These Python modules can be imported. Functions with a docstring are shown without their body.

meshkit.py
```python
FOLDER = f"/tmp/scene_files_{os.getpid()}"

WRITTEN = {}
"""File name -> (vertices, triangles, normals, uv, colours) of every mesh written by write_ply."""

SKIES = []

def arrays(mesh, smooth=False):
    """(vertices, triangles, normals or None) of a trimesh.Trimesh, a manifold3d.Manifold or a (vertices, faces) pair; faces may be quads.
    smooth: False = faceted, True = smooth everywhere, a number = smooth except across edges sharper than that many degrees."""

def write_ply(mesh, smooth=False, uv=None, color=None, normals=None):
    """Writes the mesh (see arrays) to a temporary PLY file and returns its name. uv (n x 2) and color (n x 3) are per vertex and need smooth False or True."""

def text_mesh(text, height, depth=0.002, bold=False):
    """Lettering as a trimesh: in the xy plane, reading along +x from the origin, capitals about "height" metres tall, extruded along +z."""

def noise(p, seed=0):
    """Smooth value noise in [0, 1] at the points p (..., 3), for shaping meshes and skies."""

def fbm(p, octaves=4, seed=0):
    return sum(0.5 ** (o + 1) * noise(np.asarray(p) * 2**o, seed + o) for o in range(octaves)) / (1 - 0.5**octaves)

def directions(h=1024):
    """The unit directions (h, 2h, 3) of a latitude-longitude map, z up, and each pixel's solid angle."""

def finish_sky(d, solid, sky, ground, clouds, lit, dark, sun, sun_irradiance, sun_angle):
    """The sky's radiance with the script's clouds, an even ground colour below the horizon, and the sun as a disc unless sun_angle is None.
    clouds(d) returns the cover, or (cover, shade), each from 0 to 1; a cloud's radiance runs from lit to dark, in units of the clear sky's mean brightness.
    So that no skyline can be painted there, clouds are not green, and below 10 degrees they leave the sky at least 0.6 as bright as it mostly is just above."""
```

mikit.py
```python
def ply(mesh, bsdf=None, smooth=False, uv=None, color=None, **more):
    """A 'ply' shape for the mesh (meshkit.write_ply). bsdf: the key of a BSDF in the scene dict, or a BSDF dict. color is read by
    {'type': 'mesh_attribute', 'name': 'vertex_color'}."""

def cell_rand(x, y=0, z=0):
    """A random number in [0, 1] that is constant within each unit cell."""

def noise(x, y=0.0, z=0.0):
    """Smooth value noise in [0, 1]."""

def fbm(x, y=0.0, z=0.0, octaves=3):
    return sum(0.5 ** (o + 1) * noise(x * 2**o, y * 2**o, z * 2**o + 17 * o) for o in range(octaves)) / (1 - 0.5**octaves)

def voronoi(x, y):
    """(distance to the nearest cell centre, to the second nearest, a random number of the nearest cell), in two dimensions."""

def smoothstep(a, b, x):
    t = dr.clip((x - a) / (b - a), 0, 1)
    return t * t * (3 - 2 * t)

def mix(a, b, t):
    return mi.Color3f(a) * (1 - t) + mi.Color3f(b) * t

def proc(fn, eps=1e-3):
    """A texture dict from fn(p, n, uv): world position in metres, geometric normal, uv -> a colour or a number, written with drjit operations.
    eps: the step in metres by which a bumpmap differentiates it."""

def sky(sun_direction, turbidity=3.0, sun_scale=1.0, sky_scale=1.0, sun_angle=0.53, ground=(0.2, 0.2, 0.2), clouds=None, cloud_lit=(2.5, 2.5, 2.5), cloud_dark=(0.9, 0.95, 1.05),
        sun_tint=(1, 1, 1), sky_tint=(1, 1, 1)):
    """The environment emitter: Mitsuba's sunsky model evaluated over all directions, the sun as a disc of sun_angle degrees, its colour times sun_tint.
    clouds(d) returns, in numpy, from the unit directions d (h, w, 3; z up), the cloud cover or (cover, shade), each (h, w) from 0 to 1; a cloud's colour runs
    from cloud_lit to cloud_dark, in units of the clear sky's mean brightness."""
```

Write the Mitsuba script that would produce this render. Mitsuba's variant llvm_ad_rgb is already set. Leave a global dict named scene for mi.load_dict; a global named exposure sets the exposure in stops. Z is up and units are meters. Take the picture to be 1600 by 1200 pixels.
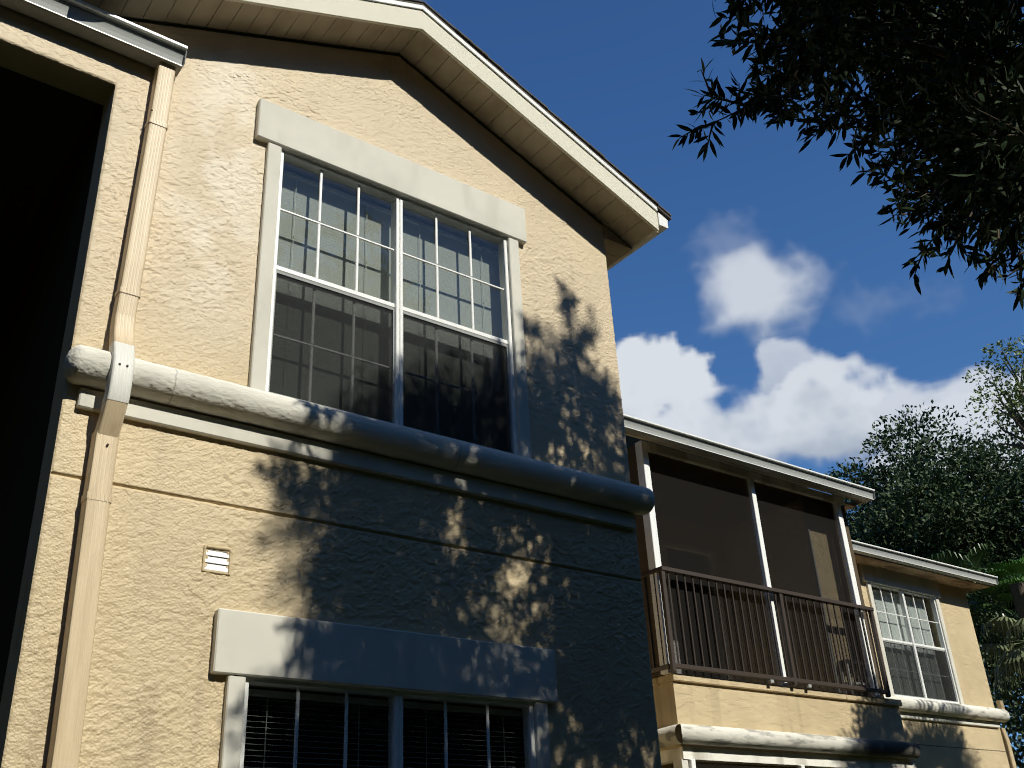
import math, random
import numpy as np, trimesh, drjit as dr, mitsuba as mi
import mikit, meshkit
from mikit import proc, noise, fbm, voronoi, smoothstep, mix, cell_rand
from shapely.geometry import Polygon, box as sbox

T = mi.ScalarTransform4f
rng = np.random.default_rng(11)
scene, labels = {}, {}

# ------------------------------------------------------------------ camera, sky, exposure
EYE = np.array([0.0, -4.5, 1.6])
LOOK = np.array([0.551118, 0.697992, 0.457248])
UP = np.array([-0.239462, -0.39263, 0.887975])
scene['camera'] = {'type': 'perspective', 'fov': 52.89, 'fov_axis': 'x', 'near_clip': 0.05, 'far_clip': 2000.0,
                   'to_world': T().look_at(origin=EYE.tolist(), target=(EYE + LOOK).tolist(), up=UP.tolist())}
SUN = (0.18, -1.0, 0.85)


def clouds(d):
    """Cumulus low over the roofs to the north-east, a softer puff above it, a few wisps; scattered cumulus elsewhere."""
    az = np.degrees(np.arctan2(d[..., 0], d[..., 1]))       # 0 = +y, 90 = +x
    el = np.degrees(np.arcsin(np.clip(d[..., 2], -1, 1)))
    q = d * 1.0
    n1 = meshkit.fbm(q * 9, 5, 3) - 0.5
    n2 = meshkit.fbm(q * 26 + 7, 4, 9) - 0.5
    n3 = meshkit.fbm(q * 5 + 3, 4, 21) - 0.5
    bil = sum(0.5 ** k * np.abs(2 * meshkit.noise(q * 17 * 2.1 ** k + 5 * k, 40 + k) - 1) for k in range(4)) / 1.875   # billows
    cover = np.zeros(az.shape)
    shade = np.zeros(az.shape)

    def puff(a0, e0, ra, re, soft, amp1, amp2, dens=1.0, sh=0.3):
        nonlocal cover, shade
        da = (az - a0) * np.cos(np.radians(el))
        r = np.sqrt((da / ra) ** 2 + ((el - e0) / re) ** 2)
        f = 1.0 - r + amp1 * n1 + amp2 * (0.42 - bil) * 0.75 + 0.4 * amp2 * n2
        t = np.clip((f + soft * 0.5) / soft, 0, 1)
        c = t * t * (3 - 2 * t) * dens
        s = np.clip(0.42 - (el - e0) / (2.2 * re) + 1.8 * n1 + 1.6 * (bil - 0.36), 0, 1) * sh
        shade = np.where(c > cover, s, shade)
        cover = np.maximum(cover, c)

    for p in PUFFS:
        puff(*p)
    # thin wisps and the rest of the sky
    w = np.clip((n3 + 0.8 * n1 - 0.16) * 2.2, 0, 1) * np.clip((el - 5) / 10, 0, 1) * 0.22
    far = np.clip((n3 * 1.4 + n2 * 0.6 - 0.18) * 5, 0, 1) * np.clip(1 - (el - 12) / 18, 0, 1)
    away = np.clip((np.abs(az - 52) - 40) / 20, 0, 1)
    cover = np.maximum(cover, np.maximum(w, far * away))
    return cover, shade


PUFFS = [(53.85, 30.5, 2.5, 2.2, 1.0, 1.7, 1.4, 0.84, 0.6),
         (47.0, 26.0, 2.9, 2.8, 0.22, 2.2, 2.0, 1.0, 0.45),
         (44.0, 25, 3, 2.6, 0.22, 2, 1.8, 1.0, 0.5),
         (48.3, 23.6, 3.2, 2.7, 0.4, 1.6, 1.6, 0.97, 0.8),
         (54.6, 26.0, 1.2, 1.7, 0.6, 3.0, 2.6, 0.75, 0.5),
         (51.2, 22.6, 4.6, 2.5, 0.95, 3.2, 2.8, 0.9, 1.0),
         (56.6, 22.8, 3.1, 2.2, 0.6, 2.6, 2.4, 0.94, 0.9),
         (60, 22.3, 2.2, 1.4, 0.8, 3.0, 2.6, 0.86, 0.8),
         (63.4, 22.6, 3.0, 1.0, 0.8, 3.0, 2.8, 0.86, 0.7),
         (53.2, 33.2, 1.2, 1.2, 1.8, 4.5, 4.0, 0.2, 0.3),
         (61.4, 28.4, 1.6, 0.7, 1.8, 4.5, 4.5, 0.12, 0.2),
         (66, 20.5, 6, 2.3, 0.6, 2.4, 2, 0.92, 0.6)]
scene['sky'] = mikit.sky(SUN, turbidity=1.5, sky_scale=0.80, sun_tint=(1.0, 1.19, 1.46), sky_tint=(0.77, 1.09, 1.43), ground=(0.06, 0.065, 0.04),
                         clouds=clouds, cloud_lit=(3.25, 3.45, 3.7), cloud_dark=(1.5, 1.8, 2.25))
exposure = 1.65


# ------------------------------------------------------------------ materials
def two(b):
    return {'type': 'twosided', 'nested': b}


def prin(c, rough=0.6, **k):
    col = {'type': 'rgb', 'value': list(c)} if isinstance(c, (tuple, list)) else c
    return {'type': 'principled', 'base_color': col, 'roughness': rough, **k}


def bumped(b, fn, scale, eps=2e-3):
    return {'type': 'bumpmap', 'arbitrary': proc(fn, eps), 'scale': scale, 'nested': b}


def stucco_color(p, n, uv):
    a = fbm(p.x * 1.3, p.y * 1.3 + 5, p.z * 1.1, 4)
    b = fbm(p.x * 7, p.y * 7 + 3, p.z * 6, 3)
    c = mix(mi.Color3f(0.52, 0.415, 0.258), mi.Color3f(0.585, 0.47, 0.298), smoothstep(0.3, 0.7, a))
    c = c * (0.93 + 0.14 * b)
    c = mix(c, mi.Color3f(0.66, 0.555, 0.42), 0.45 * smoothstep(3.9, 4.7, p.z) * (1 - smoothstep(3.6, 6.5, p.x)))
    streak = smoothstep(0.55, 0.8, fbm(p.x * 14, p.y * 14, p.z * 0.9, 3)) * smoothstep(0.4, 0.7, fbm(p.x * 1.1, 3, p.z * 0.8, 2))
    c = c * (1 - 0.16 * streak)
    # pale weathered bloom left of the upper window, greyer patched paint beside the passage
    up = smoothstep(4.0, 5.0, p.z)
    band = smoothstep(1.22, 1.5, p.x + 0.25 * (fbm(p.x * 2, 0, p.z * 2.2, 3) - 0.5)) * (1 - smoothstep(1.62, 1.95, p.x + 0.3 * (b - 0.5)))
    c = mix(c, mi.Color3f(0.76, 0.69, 0.57), 0.55 * up * band * smoothstep(0.36, 0.62, fbm(p.x * 5, 1, p.z * 3.2, 4)))
    patch = up * (1 - smoothstep(1.2, 1.55, p.x)) * smoothstep(0.42, 0.56, fbm(p.x * 2.3 + 9, 0, p.z * 1.7, 3))
    c = mix(c, mi.Color3f(0.62, 0.50, 0.34), 0.7 * patch)
    return c


def grain(p, n, uv):
    return fbm(p.x * 140, p.y * 140, p.z * 140, 2)


def stucco_relief(p, n, uv):
    w = noise(p.x * 4, p.y * 4, p.z * 4) * 1.5
    f = fbm(p.x * 11 + w, p.y * 11, p.z * 17 + w, 3)
    return smoothstep(0.46, 0.54, f) * 0.003 + 0.0022 * fbm(p.x * 60, p.y * 60, p.z * 60, 2)


def trim_color(p, n, uv):
    a = fbm(p.x * 3, p.y * 3, p.z * 3, 4)
    s = smoothstep(0.5, 0.8, fbm(p.x * 9, p.y * 9 + 4, p.z * 2.2, 3))
    c = mix(mi.Color3f(0.66, 0.635, 0.56), mi.Color3f(0.60, 0.58, 0.51), smoothstep(0.35, 0.7, a))
    return mix(c, mi.Color3f(0.50, 0.48, 0.41), 0.45 * s)


def roll_color(p, n, uv):
    c = trim_color(p, n, uv)
    seam = (1 - smoothstep(0.002, 0.005, dr.abs(p.x - 1.415 + 0.008 * (noise(p.z * 40) - 0.5)))) + (1 - smoothstep(0.002, 0.005, dr.abs(p.x - 3.05)))
    c = c * (1 - 0.3 * seam)
    # soot and mildew along the far balcony's moulding
    far = smoothstep(9.6, 10.1, p.x + 0.8 * (fbm(p.x * 4, p.y * 6, p.z * 6, 3) - 0.5)) * smoothstep(-2.6, -2.4, -p.y) * smoothstep(-3.2, -3.1, -p.z)
    m = smoothstep(0.5, 0.72, fbm(p.x * 5, p.y * 14, p.z * 12, 4)) * 0.55
    return mix(c, mi.Color3f(0.06, 0.058, 0.05), dr.maximum(far * 0.93, m * smoothstep(6, 7, p.x)))


def roll_relief(p, n, uv):
    return fbm(p.x * 55, p.y * 55, p.z * 55, 3) * 0.006


def header_color(p, n, uv):
    s = smoothstep(0.42, 0.7, fbm(p.x * 6, p.y * 6, p.z * 1.5, 4))
    return mix(mi.Color3f(0.80, 0.77, 0.70), mi.Color3f(0.30, 0.27, 0.20), 0.6 * s)


def soffit_color(p, n, uv):
    a = fbm(p.x * 5, p.y * 5, p.z * 5, 4)
    return mix(mi.Color3f(0.42, 0.36, 0.26), mi.Color3f(0.32, 0.26, 0.18), smoothstep(0.4, 0.75, a))


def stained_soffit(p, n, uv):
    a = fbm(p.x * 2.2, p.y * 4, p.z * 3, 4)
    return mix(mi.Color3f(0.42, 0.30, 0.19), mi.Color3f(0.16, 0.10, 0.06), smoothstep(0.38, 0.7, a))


def pipe_color(p, n, uv):
    a = fbm(p.x * 30, p.y * 30, p.z * 2.5, 3)
    return mix(mi.Color3f(0.61, 0.485, 0.315), mi.Color3f(0.54, 0.42, 0.265), smoothstep(0.35, 0.7, a))


def shingle_color(p, n, uv):
    return mix(mi.Color3f(0.06, 0.055, 0.05), mi.Color3f(0.14, 0.12, 0.10), fbm(p.x * 40, p.y * 40, p.z * 40, 2))


def bark_color(p, n, uv):
    return mix(mi.Color3f(0.05, 0.04, 0.03), mi.Color3f(0.17, 0.14, 0.11), fbm(p.x * 14, p.y * 14, p.z * 4, 4))


def grass_color(p, n, uv):
    return mix(mi.Color3f(0.03, 0.045, 0.015), mi.Color3f(0.07, 0.085, 0.03), fbm(p.x * 2, p.y * 2, 0, 5))


def leafy(c1, c2):
    def fn(p, n, uv):
        return mix(mi.Color3f(*c1), mi.Color3f(*c2), cell_rand(p.x * 9, p.y * 9, p.z * 9) * 0.6 + 0.4 * noise(p.x * 1.5, p.y * 1.5, p.z * 1.5))
    return fn


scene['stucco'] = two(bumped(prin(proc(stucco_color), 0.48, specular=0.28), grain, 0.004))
scene['stucco_far'] = two(bumped(prin(proc(stucco_color), 0.95, specular=0.08), stucco_relief, 1.0))
scene['trim'] = two(prin(proc(trim_color), 0.85, specular=0.1))
scene['moulding'] = two(bumped(prin(proc(roll_color), 0.9, specular=0.08), roll_relief, 1.0))
scene['header'] = two(prin(proc(header_color), 0.6))
scene['soffit'] = two(prin(proc(soffit_color), 0.7))
scene['soffit_stained'] = two(prin(proc(stained_soffit), 0.8))
scene['fascia'] = two(prin((0.66, 0.63, 0.52), 0.7, specular=0.2))
scene['white_metal'] = two(prin((0.78, 0.78, 0.76), 0.35))
scene['white_vinyl'] = two(prin((0.82, 0.82, 0.80), 0.45))
scene['gutter_paint'] = two(prin((0.33, 0.34, 0.33), 0.75, specular=0.1))
scene['pipe'] = two(prin(proc(pipe_color), 0.45))
scene['pipe_white'] = two(prin((0.62, 0.61, 0.56), 0.5))
scene['screw_metal'] = two(prin((0.12, 0.10, 0.08), 0.5))
scene['shingle'] = two(prin(proc(shingle_color), 0.95))
scene['brown_metal'] = two(prin((0.055, 0.042, 0.034), 0.4))
scene['dark_metal'] = two(prin((0.03, 0.03, 0.03), 0.5))
scene['room_dark'] = two({'type': 'diffuse', 'reflectance': {'type': 'rgb', 'value': [0.05, 0.047, 0.043]}})
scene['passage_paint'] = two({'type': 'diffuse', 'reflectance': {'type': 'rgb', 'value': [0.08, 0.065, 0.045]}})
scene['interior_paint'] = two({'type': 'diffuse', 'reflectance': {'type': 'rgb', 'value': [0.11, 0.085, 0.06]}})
scene['blind_white'] = two(prin((0.72, 0.72, 0.69), 0.5))
scene['tinted_glass'] = {'type': 'thindielectric', 'specular_transmittance': {'type': 'rgb', 'value': [0.62, 0.65, 0.63]}}
scene['clear_glass'] = {'type': 'thindielectric', 'specular_transmittance': {'type': 'rgb', 'value': [0.78, 0.82, 0.82]}}
scene['insect_mesh'] = {'type': 'mask', 'opacity': 0.68, 'nested': two(prin((0.014, 0.015, 0.016), 0.8, specular=0.2))}
scene['porch_mesh'] = {'type': 'mask', 'opacity': 0.60, 'nested': two(prin((0.015, 0.0135, 0.0125), 0.9, specular=0.1))}
scene['bark'] = two({'type': 'diffuse', 'reflectance': proc(bark_color)})
scene['grass'] = two({'type': 'diffuse', 'reflectance': proc(grass_color)})
scene['leaf_near'] = two(prin((0.024, 0.042, 0.016), 0.6, specular=0.1))
scene['leaf_oak'] = two(prin(proc(leafy((0.022, 0.042, 0.014), (0.065, 0.098, 0.034))), 0.55, specular=0.3))
scene['leaf_light'] = two(prin(proc(leafy((0.10, 0.14, 0.03), (0.19, 0.23, 0.06))), 0.5))
scene['leaf_palm'] = two(prin((0.045, 0.085, 0.025), 0.4))
scene['leaf_palm_bright'] = two(prin((0.06, 0.15, 0.02), 0.45))
scene['leaf_palm_pale'] = two(prin((0.16, 0.19, 0.10), 0.5))
scene['table_dark'] = two(prin((0.05, 0.05, 0.05), 0.5))


# ------------------------------------------------------------------ helpers
def put(name, mesh, bsdf, parent=None, smooth=False, kind=None, label=None, **more):
    base = f'{parent}__{name}' if parent else name
    key, k = base, 0
    while key in scene or key in labels:
        k += 1
        key = f'{base}_{k:03d}'
    scene[key] = mikit.ply(mesh, bsdf, smooth=smooth, **more)
    d = {}
    if kind:
        d['kind'] = kind
    if label:
        d['label'] = label
    if d:
        labels[key] = d
    return key


def thing(key, label, category, group=None, kind=None):
    labels[key] = {'label': label, 'category': category}
    if group:
        labels[key]['group'] = group
    return key


def structure(name, mesh, bsdf, **k):
    return put(name, mesh, bsdf, kind='structure', **k)


def hull(pts):
    return trimesh.convex.convex_hull(np.asarray(pts, float))


def bx(x0, x1, y0, y1, z0, z1, b=0.0):
    """A box, its edges chamfered by b."""
    if b <= 0:
        m = trimesh.creation.box(extents=(x1 - x0, y1 - y0, z1 - z0))
        m.apply_translation(((x0 + x1) / 2, (y0 + y1) / 2, (z0 + z1) / 2))
        return m
    b = min(b, 0.45 * min(x1 - x0, y1 - y0, z1 - z0))
    P = []
    for sx in (0, 1):
        for sy in (0, 1):
            for sz in (0, 1):
                c = np.array([(x0, x1)[sx], (y0, y1)[sy], (z0, z1)[sz]], float)
                i = np.array([1 - 2 * sx, 1 - 2 * sy, 1 - 2 * sz]) * b
                for a in range(3):
                    q = c + i
                    q[a] = c[a]
                    P.append(q)
    return hull(P)


def cat(*ms):
    ms = [m for g in ms for m in (g if isinstance(g, (list, tuple)) else [g])]
    return trimesh.util.concatenate(ms)


def extr(poly, h):
    if not isinstance(poly, Polygon):
        poly = Polygon(poly)
    return trimesh.creation.extrude_polygon(poly, h, engine='earcut')


def prism_x(poly, x0, x1):      # poly in (y, z)
    m = extr(poly, x1 - x0)
    v = m.vertices
    m.vertices = np.stack([v[:, 2] + x0, v[:, 0], v[:, 1]], 1)
    return m


def prism_y(poly, y0, y1):      # poly in (x, z)
    m = extr(poly, y1 - y0)
    v = m.vertices
    m.vertices = np.stack([v[:, 0], y1 - v[:, 2], v[:, 1]], 1)
    return m


def quad(a, b, c, d):
    return trimesh.Trimesh([a, b, c, d], [[0, 1, 2], [0, 2, 3]], process=False)


def tube(path, radii, n=7):
    """A tapered round tube along a list of points."""
    path = np.asarray(path, float)
    radii = np.broadcast_to(np.asarray(radii, float), (len(path),))
    tang = np.gradient(path, axis=0)
    tang /= np.linalg.norm(tang, axis=1, keepdims=True) + 1e-12
    ref = np.array([0.31, 0.17, 0.93]) if abs(tang[0][2]) < 0.8 else np.array([0.95, 0.2, 0.1])
    V = []
    for p, t, r in zip(path, tang, radii):
        u = np.cross(t, ref)
        u /= np.linalg.norm(u) + 1e-12
        w = np.cross(t, u)
        a = np.arange(n) * 2 * np.pi / n
        V.append(p + r * (np.cos(a)[:, None] * u + np.sin(a)[:, None] * w))
    V = np.concatenate(V)
    F = []
    for k in range(len(path) - 1):
        for i in range(n):
            j = (i + 1) % n
            F += [[k * n + i, k * n + j, (k + 1) * n + j], [k * n + i, (k + 1) * n + j, (k + 1) * n + i]]
    m = trimesh.Trimesh(np.vstack([V, path[:1], path[-1:]]),
                        F + [[len(V), (i + 1) % n, i] for i in range(n)] +
                        [[len(V) + 1, len(V) - n + i, len(V) - n + (i + 1) % n] for i in range(n)], process=False)
    return m


def sweep_z(profile, path):
    """A closed outline (x, y) carried along path points (x, y, z), kept level: a pipe that runs mostly upright."""
    profile = np.asarray(profile, float)
    n = len(profile)
    V = np.concatenate([np.column_stack([profile[:, 0] + p[0], profile[:, 1] * p[3] + p[1], np.full(n, p[2])]) for p in path])
    F = []
    for k in range(len(path) - 1):
        for i in range(n):
            j = (i + 1) % n
            F += [[k * n + i, (k + 1) * n + j, k * n + j], [k * n + i, (k + 1) * n + i, (k + 1) * n + j]]
    return trimesh.Trimesh(V, F, process=False)


def capsule_x(x0, x1, y, z, r, n=28, m=60, rough=0.0, round0=True, round1=True, mitre=0):
    """A round moulding along x with domed ends and a hand-worked surface."""
    us, rs = [], []
    steps = 8
    if round0:
        for k in range(steps):
            a = k / steps * math.pi / 2
            us.append(x0 + r * 0.6 * (1 - math.cos(a))), rs.append(r * max(math.sin(a), 0.02))
    for k in range(m + 1):
        us.append((x0 + (r * 0.6 if round0 else 0)) * (1 - k / m) + (x1 - (r * 0.6 if round1 else 0)) * k / m), rs.append(r)
    if round1:
        for k in range(steps):
            a = (steps - k - 1) / steps * math.pi / 2
            us.append(x1 - r * 0.6 * (1 - math.cos(a))), rs.append(r * max(math.sin(a), 0.02))
    a = np.arange(n) * 2 * np.pi / n
    U, A = np.meshgrid(us, a, indexing='ij')
    Rr = np.array(rs)[:, None] * np.ones_like(A)
    V = np.stack([U, y + Rr * np.cos(A), z + Rr * np.sin(A)], -1)
    if rough:
        d = (meshkit.fbm(V * 14, 3, 5) - 0.5) * rough
        k = (Rr + d) / Rr
        V = np.stack([U, y + Rr * k * np.cos(A), z + Rr * k * np.sin(A)], -1)
    if mitre:                             # the first end cut at 45 degrees for a corner
        V[0, :, 0] = x0 + mitre * (V[0, :, 1] - y)
    N = len(us)
    idx = np.arange(N * n).reshape(N, n)
    q = np.stack([idx[:-1], np.roll(idx, -1, 1)[:-1], np.roll(idx, -1, 1)[1:], idx[1:]], -1).reshape(-1, 4)
    F = np.vstack([q[:, [0, 1, 2]], q[:, [0, 2, 3]]])
    return trimesh.Trimesh(V.reshape(-1, 3), F, process=False)


GUTTER = [(0, 0), (-0.085, 0), (-0.092, 0.008), (-0.092, 0.045), (-0.097, 0.066), (-0.104, 0.084), (-0.106, 0.098), (-0.118, 0.101), (-0.118, 0.110), (-0.006, 0.110), (0, 0.110)]
LIPS = [[(-0.1085, 0.1015), (-0.132, 0.1015), (-0.135, 0.105), (-0.135, 0.120), (-0.122, 0.124), (-0.1085, 0.121)],
        [(-0.0925, -0.001), (-0.0975, -0.0005), (-0.0975, 0.006), (-0.0925, 0.0085)]]


def gutter_lip(x0, x1, y, z):
    return cat([prism_x([(y + a, z + b) for a, b in q][::-1], x0, x1) for q in LIPS])


def gutter(x0, x1, y, z, s=1.0):
    return prism_x([(y + a * s, z + b * s) for a, b in GUTTER][::-1], x0, x1)


# ------------------------------------------------------------------ ground
structure('ground', quad([-120, -120, 0], [140, -120, 0], [140, 160, 0], [-120, 160, 0]), 'grass')

# ------------------------------------------------------------------ near block: gabled stucco house end with passage
H = 'apartment_block'
thing(H, 'near beige stucco block with gabled roof, downspout and tall upper window', 'building')
WW, WH = 1.655, 1.63                      # one window opening
WX, UPZ, LOZ = 1.913, 4.03, 0.985         # its left edge, and the sills of the two storeys
XL, XR, APEX = 0.96, 4.5, 2.726           # passage edge, right corner, ridge
PITCH = 0.405


def rake(x, z0=6.847):                    # underside of the rake
    return z0 - PITCH * np.abs(np.asarray(x) - APEX)


JOINT, JW = 3.411, 0.008                  # control joint between the storeys
VX0, VX1, VZ0, VZ1 = 1.685, 1.80, 3.08, 3.185


def stucco_height(x, z):
    """Skip-trowelled relief in metres: flat daubs with ragged lower lips, and sandy grain."""
    o_ = np.zeros_like(x)
    P = np.stack([x, o_, z], -1)
    w = meshkit.fbm(P * 9, 3, 2) - .5
    w2 = meshkit.fbm(P * 34, 2, 6) - .5
    calm = np.clip((meshkit.fbm(P * 1.5, 3, 17) - 0.32) / 0.25, 0.55, 1)
    h = 0.0
    for fx, fz, c, a, sd in ((17, 24, .51, .0040, 4), (32, 42, .54, .0034, 8), (52, 66, .56, .0026, 14)):
        f = meshkit.fbm(np.stack([x * fx + 2.6 * w, o_ + sd, z * fz + 3.2 * w], -1), 3, sd) + .16 * w2
        lip = np.clip((f - c) / 0.013, 0, 1)             # sharp lip ...
        back_ = 1 - np.clip((f - c) / 0.20, 0, 1) * .6   # ... that feathers out behind it
        h = h + a * lip * back_
    return 0.72 * h * calm + 0.0030 * meshkit.fbm(P * 85, 2, 12) + 0.0012 * w


def stucco_sheet(x0, x1, z0, z1, holes, step, top=None, header=False):
    nx, nz = int(round((x1 - x0) / step)) + 1, int(round((z1 - z0) / step)) + 1
    X, Z = np.meshgrid(np.linspace(x0, x1, nx), np.linspace(z0, z1, nz), indexing='ij')
    if top is not None:                   # squeeze the grid under the rake
        zs = 5.98
        Z = np.where(Z > zs, zs + (Z - zs) * (top(X) - zs) / (z1 - zs), Z)
    Y = -stucco_height(X, Z)
    edge = Z - z0 if header else np.minimum(X - x0 + np.where(Z > 5.665, 1, 0), x1 - X)
    Y += 0.006 * np.clip(1 - edge / 0.012, 0, 1) ** 2
    if z0 < JOINT < z1:
        row = int(round((JOINT - z0) / (z1 - z0) * (nz - 1)))
        Y[:, row - 2] -= .001
        Y[:, row + 2] -= .001
        Y[:, row - 1:row + 1] = 0.008
    V = np.stack([X, Y, Z], -1).reshape(-1, 3)
    idx = np.arange(nx * nz).reshape(nx, nz)
    q = np.stack([idx[:-1, :-1], idx[1:, :-1], idx[1:, 1:], idx[:-1, 1:]], -1).reshape(-1, 4)
    c = V[q].mean(1)
    keep = np.ones(len(q), bool)
    for (a, b, e, f) in holes:
        keep &= ~((c[:, 0] > a) & (c[:, 0] < b) & (c[:, 2] > e) & (c[:, 2] < f))
    q = q[keep]
    F = np.vstack([q[:, [0, 1, 2]], q[:, [0, 2, 3]]])
    m = trimesh.Trimesh(V, F, process=False)
    m.remove_unreferenced_vertices()
    return m


HOLES = [(WX - .02, WX + WW + .02, UPZ - .02, UPZ + WH + .02), (WX - .02, WX + WW + .02, LOZ - .02, LOZ + WH + .02), (VX0 + .01, VX1 - .01, VZ0 + .01, VZ1 - .01)]
outline = Polygon([(XL, 0), (XR, 0), (XR, 6.125), (APEX, 6.84), (XL, 6.125)])
back = outline
for a, b, e, f in HOLES:
    back = back.difference(sbox(a - .10, e + .02, b + .10, f - .02) if b - a > 1 else sbox(a + .02, e + .02, b - .02, f - .02))
wall = cat(stucco_sheet(XL, XR, 1.9, 6.86, HOLES, 0.0062, top=lambda X: rake(X, 6.845)),
           bx(XL, XR, -0.004, 0.011, 0, 0.985), bx(XL, WX - .02, -0.004, 0.011, 0.985, 1.9), bx(WX + WW + .02, XR, -0.004, 0.011, 0.985, 1.9))
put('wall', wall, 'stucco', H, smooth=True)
put('wall_core', cat(prism_y(back, 0.012, 0.20), bx(XR - .2, XR - .003, 0.2, 6.5, 0, 6.02)), 'stucco_far', H)
# the passage and its header, left of the gable
put('header', cat(stucco_sheet(-1.2, XL, 5.66, 6.0, [], 0.0062, header=True), bx(-2.2, -1.2, 0.0, 0.011, 5.66, 6.1)), 'stucco', H, smooth=True)
put('header_core', cat(bx(-2.2, XL - .002, 0.012, 0.2, 5.663, 6.1), bx(-6.5, -2.2, 0.0, 0.2, 0, 6.1)), 'stucco_far', H)
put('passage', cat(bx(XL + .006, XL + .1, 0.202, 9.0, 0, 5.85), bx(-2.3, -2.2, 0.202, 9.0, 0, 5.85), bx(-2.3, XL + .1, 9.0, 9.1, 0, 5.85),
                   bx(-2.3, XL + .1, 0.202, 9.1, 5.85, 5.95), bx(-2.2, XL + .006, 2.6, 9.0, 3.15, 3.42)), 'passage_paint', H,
    label='deep dark open passage left of the downspout')

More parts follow.
